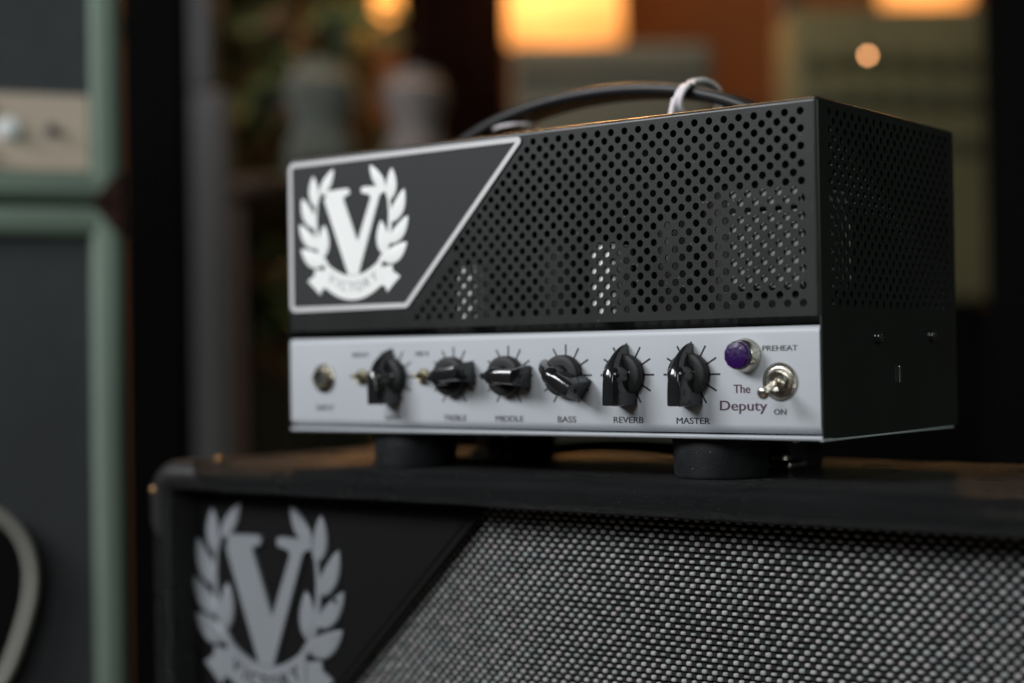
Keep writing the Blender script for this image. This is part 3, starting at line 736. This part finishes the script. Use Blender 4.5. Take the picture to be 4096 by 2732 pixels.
# black handle cup with pale piping on the lower cabinet
hc = [(-0.1300, 0.0, 0.548), (-0.112, 0.0, 0.546), (-0.094, 0.0, 0.538), (-0.0805, 0.0, 0.522), (-0.0740, 0.0, 0.500), (-0.0745, 0.0, 0.478), (-0.0790, 0.0, 0.458), (-0.0860, 0.0, 0.436), (-0.0945, 0.0, 0.414), (-0.108, 0.0, 0.396), (-0.130, 0.0, 0.388), (-0.152, 0.0, 0.396), (-0.170, 0.0, 0.42), (-0.182, 0.0, 0.46), (-0.184, 0.0, 0.50), (-0.174, 0.0, 0.53), (-0.152, 0.0, 0.546)]
def smooth_loop(p, it=2):
    for _ in range(it):
        q = []
        for i in range(len(p)):
            a = Vector(p[i]); b_ = Vector(p[(i + 1) % len(p)]); q += [a.lerp(b_, .25), a.lerp(b_, .75)]
        p = q
    return p
hl = smooth_loop(hc)
cup = G().prism([(p[0], p[2]) for p in hl], 0.004, 0.014).build('handle_cup', M['cord'], gcab)
G().tube([(p[0], 0.002, p[2]) for p in hl], 0.0043, 10, True).build('cup_piping', M['creamcord'], cup, 60)
G().lathe([(0, 0), (0.004, 0), (0.003, 0.0015), (0, 0.002)], 16).build('cup_screw', M['steel'], cup, 40, loc=(-0.116, 0.004, 0.516))

# ================================================================== ROOM BEHIND
def struct(name, g_, m, loc, rz=YAW):
    o = g_.build(name, m, None, loc=loc, rot=(0, 0, rz)); o['kind'] = 'structure'; return o
struct('wall', G().box(-3.2, 3.2, 0, 0.1, -1.0, 2.2), M['wood'], room(0, 3.6, 0))
struct('floor', G().box(-3.2, 3.2, -5.2, 4.2, -1.08, -0.98), M['floor'], room(0, 0, 0))
def px(u, d): return (u * 1.7422 - 2048) / 6503 * d
def pz(v_, u, d): return 0.040 + (1435 - 0.0157 * (u * 1.7422 - 2048) - v_ * 1.7422) / 6503 * d

# black block added as shade in the gap between green stack and post
b = rthing('dark_gap_block', 'tall black block added to keep the gap beside the pale green stack dark', 'speaker', -0.441, 2.05, -0.98)
G().box(-0.052, 0.036, 0, 0.25, 0.0, 2.0, 0.006).build('case', M['blackvel'], b)
G().box(-0.046, 0.030, -0.004, 0.0, 0.1, 1.95).build('grille', M['blackvel'], b)
# grey post
b = rthing('stand_pole', 'grey steel post standing behind the left end of the amplifier head', 'pole', -0.352, 1.9, -0.98)
G().box(-0.020, 0.022, 0, 0.042, 0.0, 1.34, 0.006).build('pole', M['greypost'], b, 50)
G().box(-0.020, 0.004, 0.002, 0.040, 1.34, 1.9, 0.004).build('pole_upper', M['darkpost'] if 'darkpost' in M else M['greypost'], b, 50)
G().box(-0.12, 0.12, -0.08, 0.12, 0.0, 0.02, 0.004).build('base_plate', M['greypost'], b)
# leafy plant
pl = rthing('potted_plant', 'tall autumn coloured leafy plant behind the amplifier head', 'plant', -0.34, 2.25, -0.98)
rng = random.Random(11)
G().lathe([(0, 0), (0.11, 0), (0.14, 0.25), (0.13, 0.26), (0, 0.24)], 24, Matrix.Rotation(R(-90), 4, 'X')).build('pot', M['darkwood'], pl, 40)
for k in range(6):
    x = rng.uniform(-0.08, 0.12)
    G().tube([(0, 0, 0.2), (x * 0.4, 0, 0.8), (x, 0.02, 1.3), (x * 1.3, 0.03, 1.7)], [0.009, 0.007, 0.005, 0.002], 8).build('stem', M['bark'], pl, 50)
for mname, cnt, nm in (('leafg', 620, 'green'), ('leafo', 560, 'orange'), ('leafd', 330, 'dark')):
    g = G()
    for k in range(cnt):
        cx = rng.gauss(0.0, 0.075) if nm != 'dark' else rng.gauss(-0.02, 0.07); cz = rng.uniform(1.02, 1.95); cy = rng.uniform(-0.06, 0.1)
        if cz < 1.2: cx *= 0.7
        L = rng.uniform(0.022, 0.045); wd = L * rng.uniform(0.3, 0.5)
        m_ = Matrix.Translation((cx, cy, cz)) @ Matrix.Rotation(rng.uniform(0, 6.28), 4, 'Z') @ Matrix.Rotation(rng.uniform(-1.2, 1.2), 4, 'X') @ Matrix.Rotation(rng.uniform(0, 6.28), 4, 'Y')
        g.add([(0, 0, -L), (wd, 0.003, -L * 0.3), (wd * 0.9, 0.003, L * 0.3), (0, -0.003, L), (-wd * 0.9, 0.003, L * 0.3), (-wd, 0.003, -L * 0.3)], [(0, 1, 2, 3), (0, 3, 4, 5)], m_)
    o = g.build('foliage', M[mname], pl); o['kind'] = 'stuff'
# shelf with two jars
sh_ = rthing('shelf', 'dark wooden shelf carrying two pale jars behind the amplifier head', 'shelf', -0.16, 2.06, 0.27)
G().box(-0.20, 0.16, -0.06, 0.10, -0.02, 0, 0.003).build('board', M['darkwood'], sh_)
for x in (-0.19, 0.15): G().box(x - 0.01, x + 0.01, 0.0, 0.09, -1.25, -0.02).build('support', M['darkwood'], sh_)
def jar(x, w_, h_, m_, label):
    j = rthing('storage_jar', label, 'jar', x, 2.06, 0.2701)
    G().lathe([(0, 0), (w_ * .85, 0), (w_, 0.012), (w_ * 0.96, h_ * 0.30), (w_ * 0.75, h_ * 0.42), (w_ * 0.80, h_ * 0.55), (w_, h_ * 0.66), (w_ * 1.02, h_ * 0.8), (w_ * 0.8, h_ * 0.86), (0, h_ * 0.86)], 28, Matrix.Rotation(R(-90), 4, 'X')).build('body', m_, j, 40)
    G().lathe([(0, h_ * 0.86), (w_ * 0.86, h_ * 0.86), (w_ * 0.8, h_ * 0.93), (w_ * 0.25, h_ * 0.96), (w_ * 0.25, h_), (0, h_)], 28, Matrix.Rotation(R(-90), 4, 'X')).build('lid', m_, j, 40)
jar(-0.238, 0.044, 0.155, M['ceramic'], 'greenish grey jar with waisted body, left of the pair on the shelf')
jar(-0.118, 0.040, 0.142, M['ceramic2'], 'pinkish grey jar with waisted body, right of the pair on the shelf')
# dark curtain
def curtain(name, label, x0, x1, d, z0, z1, m_, folds=7, amp=0.012):
    t = []; n_ = folds * 8
    v = []; f = []
    for i in range(n_ + 1):
        x = x0 + (x1 - x0) * i / n_; y = amp * math.sin(2 * math.pi * folds * i / n_)
        v += [(x, y, z0), (x, y, z1), (x, y + 0.004, z0), (x, y + 0.004, z1)]
    for i in range(n_):
        a = i * 4; f += [(a, a + 4, a + 5, a + 1), (a + 2, a + 3, a + 7, a + 6)]
    f += [(0, 1, 3, 2), (n_ * 4, n_ * 4 + 2, n_ * 4 + 3, n_ * 4 + 1)]
    o = G().add(v, f).build(name, m_, None, 60, loc=room(0, d, 0), rot=(0, 0, YAW)); return tag(o, label, 'curtain')
curtain('curtain', 'very dark green curtain added to darken the wall behind the leafy plant and the grey post', -0.56, -0.225, 2.75, -0.98, 1.6, M['darkgreen'], 6)  # dark cloth added to darken the wall behind plant and post
curtain('curtain', 'dark maroon curtain hanging left of the large lit lampshade', -0.175, 0.0, 2.65, -0.98, 1.6, M['maroon'], 4)
# lamps
def lamp_globe(x, d, z, r, label):
    l = rthing('globe_lamp', label, 'lamp', x, d, z)
    G().lathe([(0, -r)] + [(r * c_(R(a)), r * s_(R(a))) for a in range(-80, 81, 10)] + [(0, r)], 28, Matrix.Rotation(R(-90), 4, 'X')).build('globe', M['lamp'], l, 60)
    G().lathe([(0, 0), (0.02, 0), (0.016, 0.03), (0.003, 0.035), (0.003, 1.2), (0, 1.2)], 16, Matrix.Rotation(R(-90), 4, 'X')).build('hanger', M['darkwood'], l, 40, loc=(0, 0, r * 0.96))
    point('lamp_glow', room(x, d - r - 0.25, z - 0.08), 11.0, (1, 0.47, 0.14), 0.05)
lamp_globe(-0.243, 3.0, 0.712, 0.047, 'small round glowing lamp hanging above the left jar')
def lamp_shade(x, d, z0, w_, h_, label, pw):
    l = rthing('pendant_lamp', label, 'lamp', x, d, z0)
    v = []; n_ = 40
    g = G()
    g.lathe([(w_ * 0.90, 0), (w_, 0), (w_ * 0.97, h_), (w_ * 0.90, h_), (w_ * 0.90, 0)], n_, Matrix.Rotation(R(-90), 4, 'X'))
    G().lathe([(0, 0.004), (w_ * 0.985, 0.004), (w_, 0.010), (w_ * 0.97, h_), (0, h_)], n_, Matrix.Rotation(R(-90), 4, 'X')).build('lampshade', M['shade'], l, 50)
    G().lathe([(0, h_), (0.004, h_), (0.004, h_ + 1.0), (0, h_ + 1.0)], 12, Matrix.Rotation(R(-90), 4, 'X')).build('flex', M['cord'], l)
    point('lamp_glow', room(x, d - w_ - 0.30, z0 + h_ * 0.2), pw, (1, 0.47, 0.13), 0.09)
lamp_shade(0.104, 3.0, 0.622, 0.109, 0.16, 'large glowing orange drum lampshade above the middle of the amplifier head', 4.5)
lamp_shade(0.80, 3.1, 0.70, 0.085, 0.16, 'glowing drum lampshade at the top right behind the olive panel', 2.5)
# grey equipment case
b = rthing('equipment_case', 'grey equipment case standing behind the carry handle', 'case', 0.149, 2.35, -0.98)
G().box(-0.142, 0.148, 0, 0.3, 0.9, 1.476, 0.012).build('case', M['case'], b, 40)
G().box(-0.16, 0.166, 0.0, 0.32, 0.0, 0.899).build('stand', M['darkwood'], b)
G().box(-0.135, 0.140, -0.003, 0.0, 1.425, 1.432).build('lid_seam', M['blackvel'], b)
# dark post
b = rthing('timber_post', 'dark timber post left of the olive panel', 'post', 0.437, 2.5, -0.98)
G().box(-0.016, 0.018, 0, 0.05, 0, 2.6, 0.003).build('post', M['darkwood'], b)
b = rthing('chair', 'dark wooden chair back between the grey case and the dark post', 'chair', 0.36, 2.6, -0.98)
for x in (-0.06, 0.04): G().box(x - 0.012, x + 0.012, 0, 0.03, 0, 1.42, 0.003).build('back_post', M['darkwood'], b)
for z in (1.2, 1.3, 1.38): G().box(-0.06, 0.04, 0.004, 0.024, z, z + 0.05, 0.003).build('back_rail', M['darkwood'], b)
G().box(-0.07, 0.05, -0.2, 0.03, 0.9, 0.94, 0.006).build('seat', M['darkwood'], b)
# olive panel with dark knobs
b = rthing('mixing_desk', 'upright olive coloured control desk with rows of dark round knobs at the upper right', 'control desk', 0.52, 2.25, -0.98)
G().box(-0.128, 0.150, 0, 0.14, 1.09, 1.50, 0.01).build('desk_face', M['olive'], b, 40)
G().box(-0.128, 0.150, 0.02, 0.12, 0, 1.088).build('stand', M['blackvel'], b)
for r_, zz in ((0, 1.425), (1, 1.372), (2, 1.31)):
    for c in range(6):
        G().lathe([(0, 0), (0.013, 0), (0.012, 0.015), (0, 0.016)], 16).build('desk_knob', M['dknob'], b, 40, loc=(-0.098 + c * 0.041, 0, zz + 0.003 * math.sin(c)))
b = rthing('fairy_light', 'tiny warm bulb glowing in front of the olive control desk', 'light', 0.364, 1.64, 0.341)
G().lathe([(0, -0.0026)] + [(0.0026 * c_(R(a)), 0.0026 * s_(R(a))) for a in range(-75, 76, 25)] + [(0, 0.0026)], 12, Matrix.Rotation(R(-90), 4, 'X')).build('bulb', M['bulb'], b, 60)
G().tube([(0, 0, 0.0026), (0.001, 0, 0.3), (0.0, 0, 0.9)], 0.0006, 6).build('wire', M['blackvel'], b)
# black pillar at the right edge
b = tag(G().box(0.0, 0.32, 0, 0.3, 0, 2.6, 0.004).build('black_pillar', M['blackvel'], None, loc=room(0.556, 1.9, -0.98), rot=(0, 0, YAW - 0.3)), 'black square pillar at the right edge of the room', 'pillar')
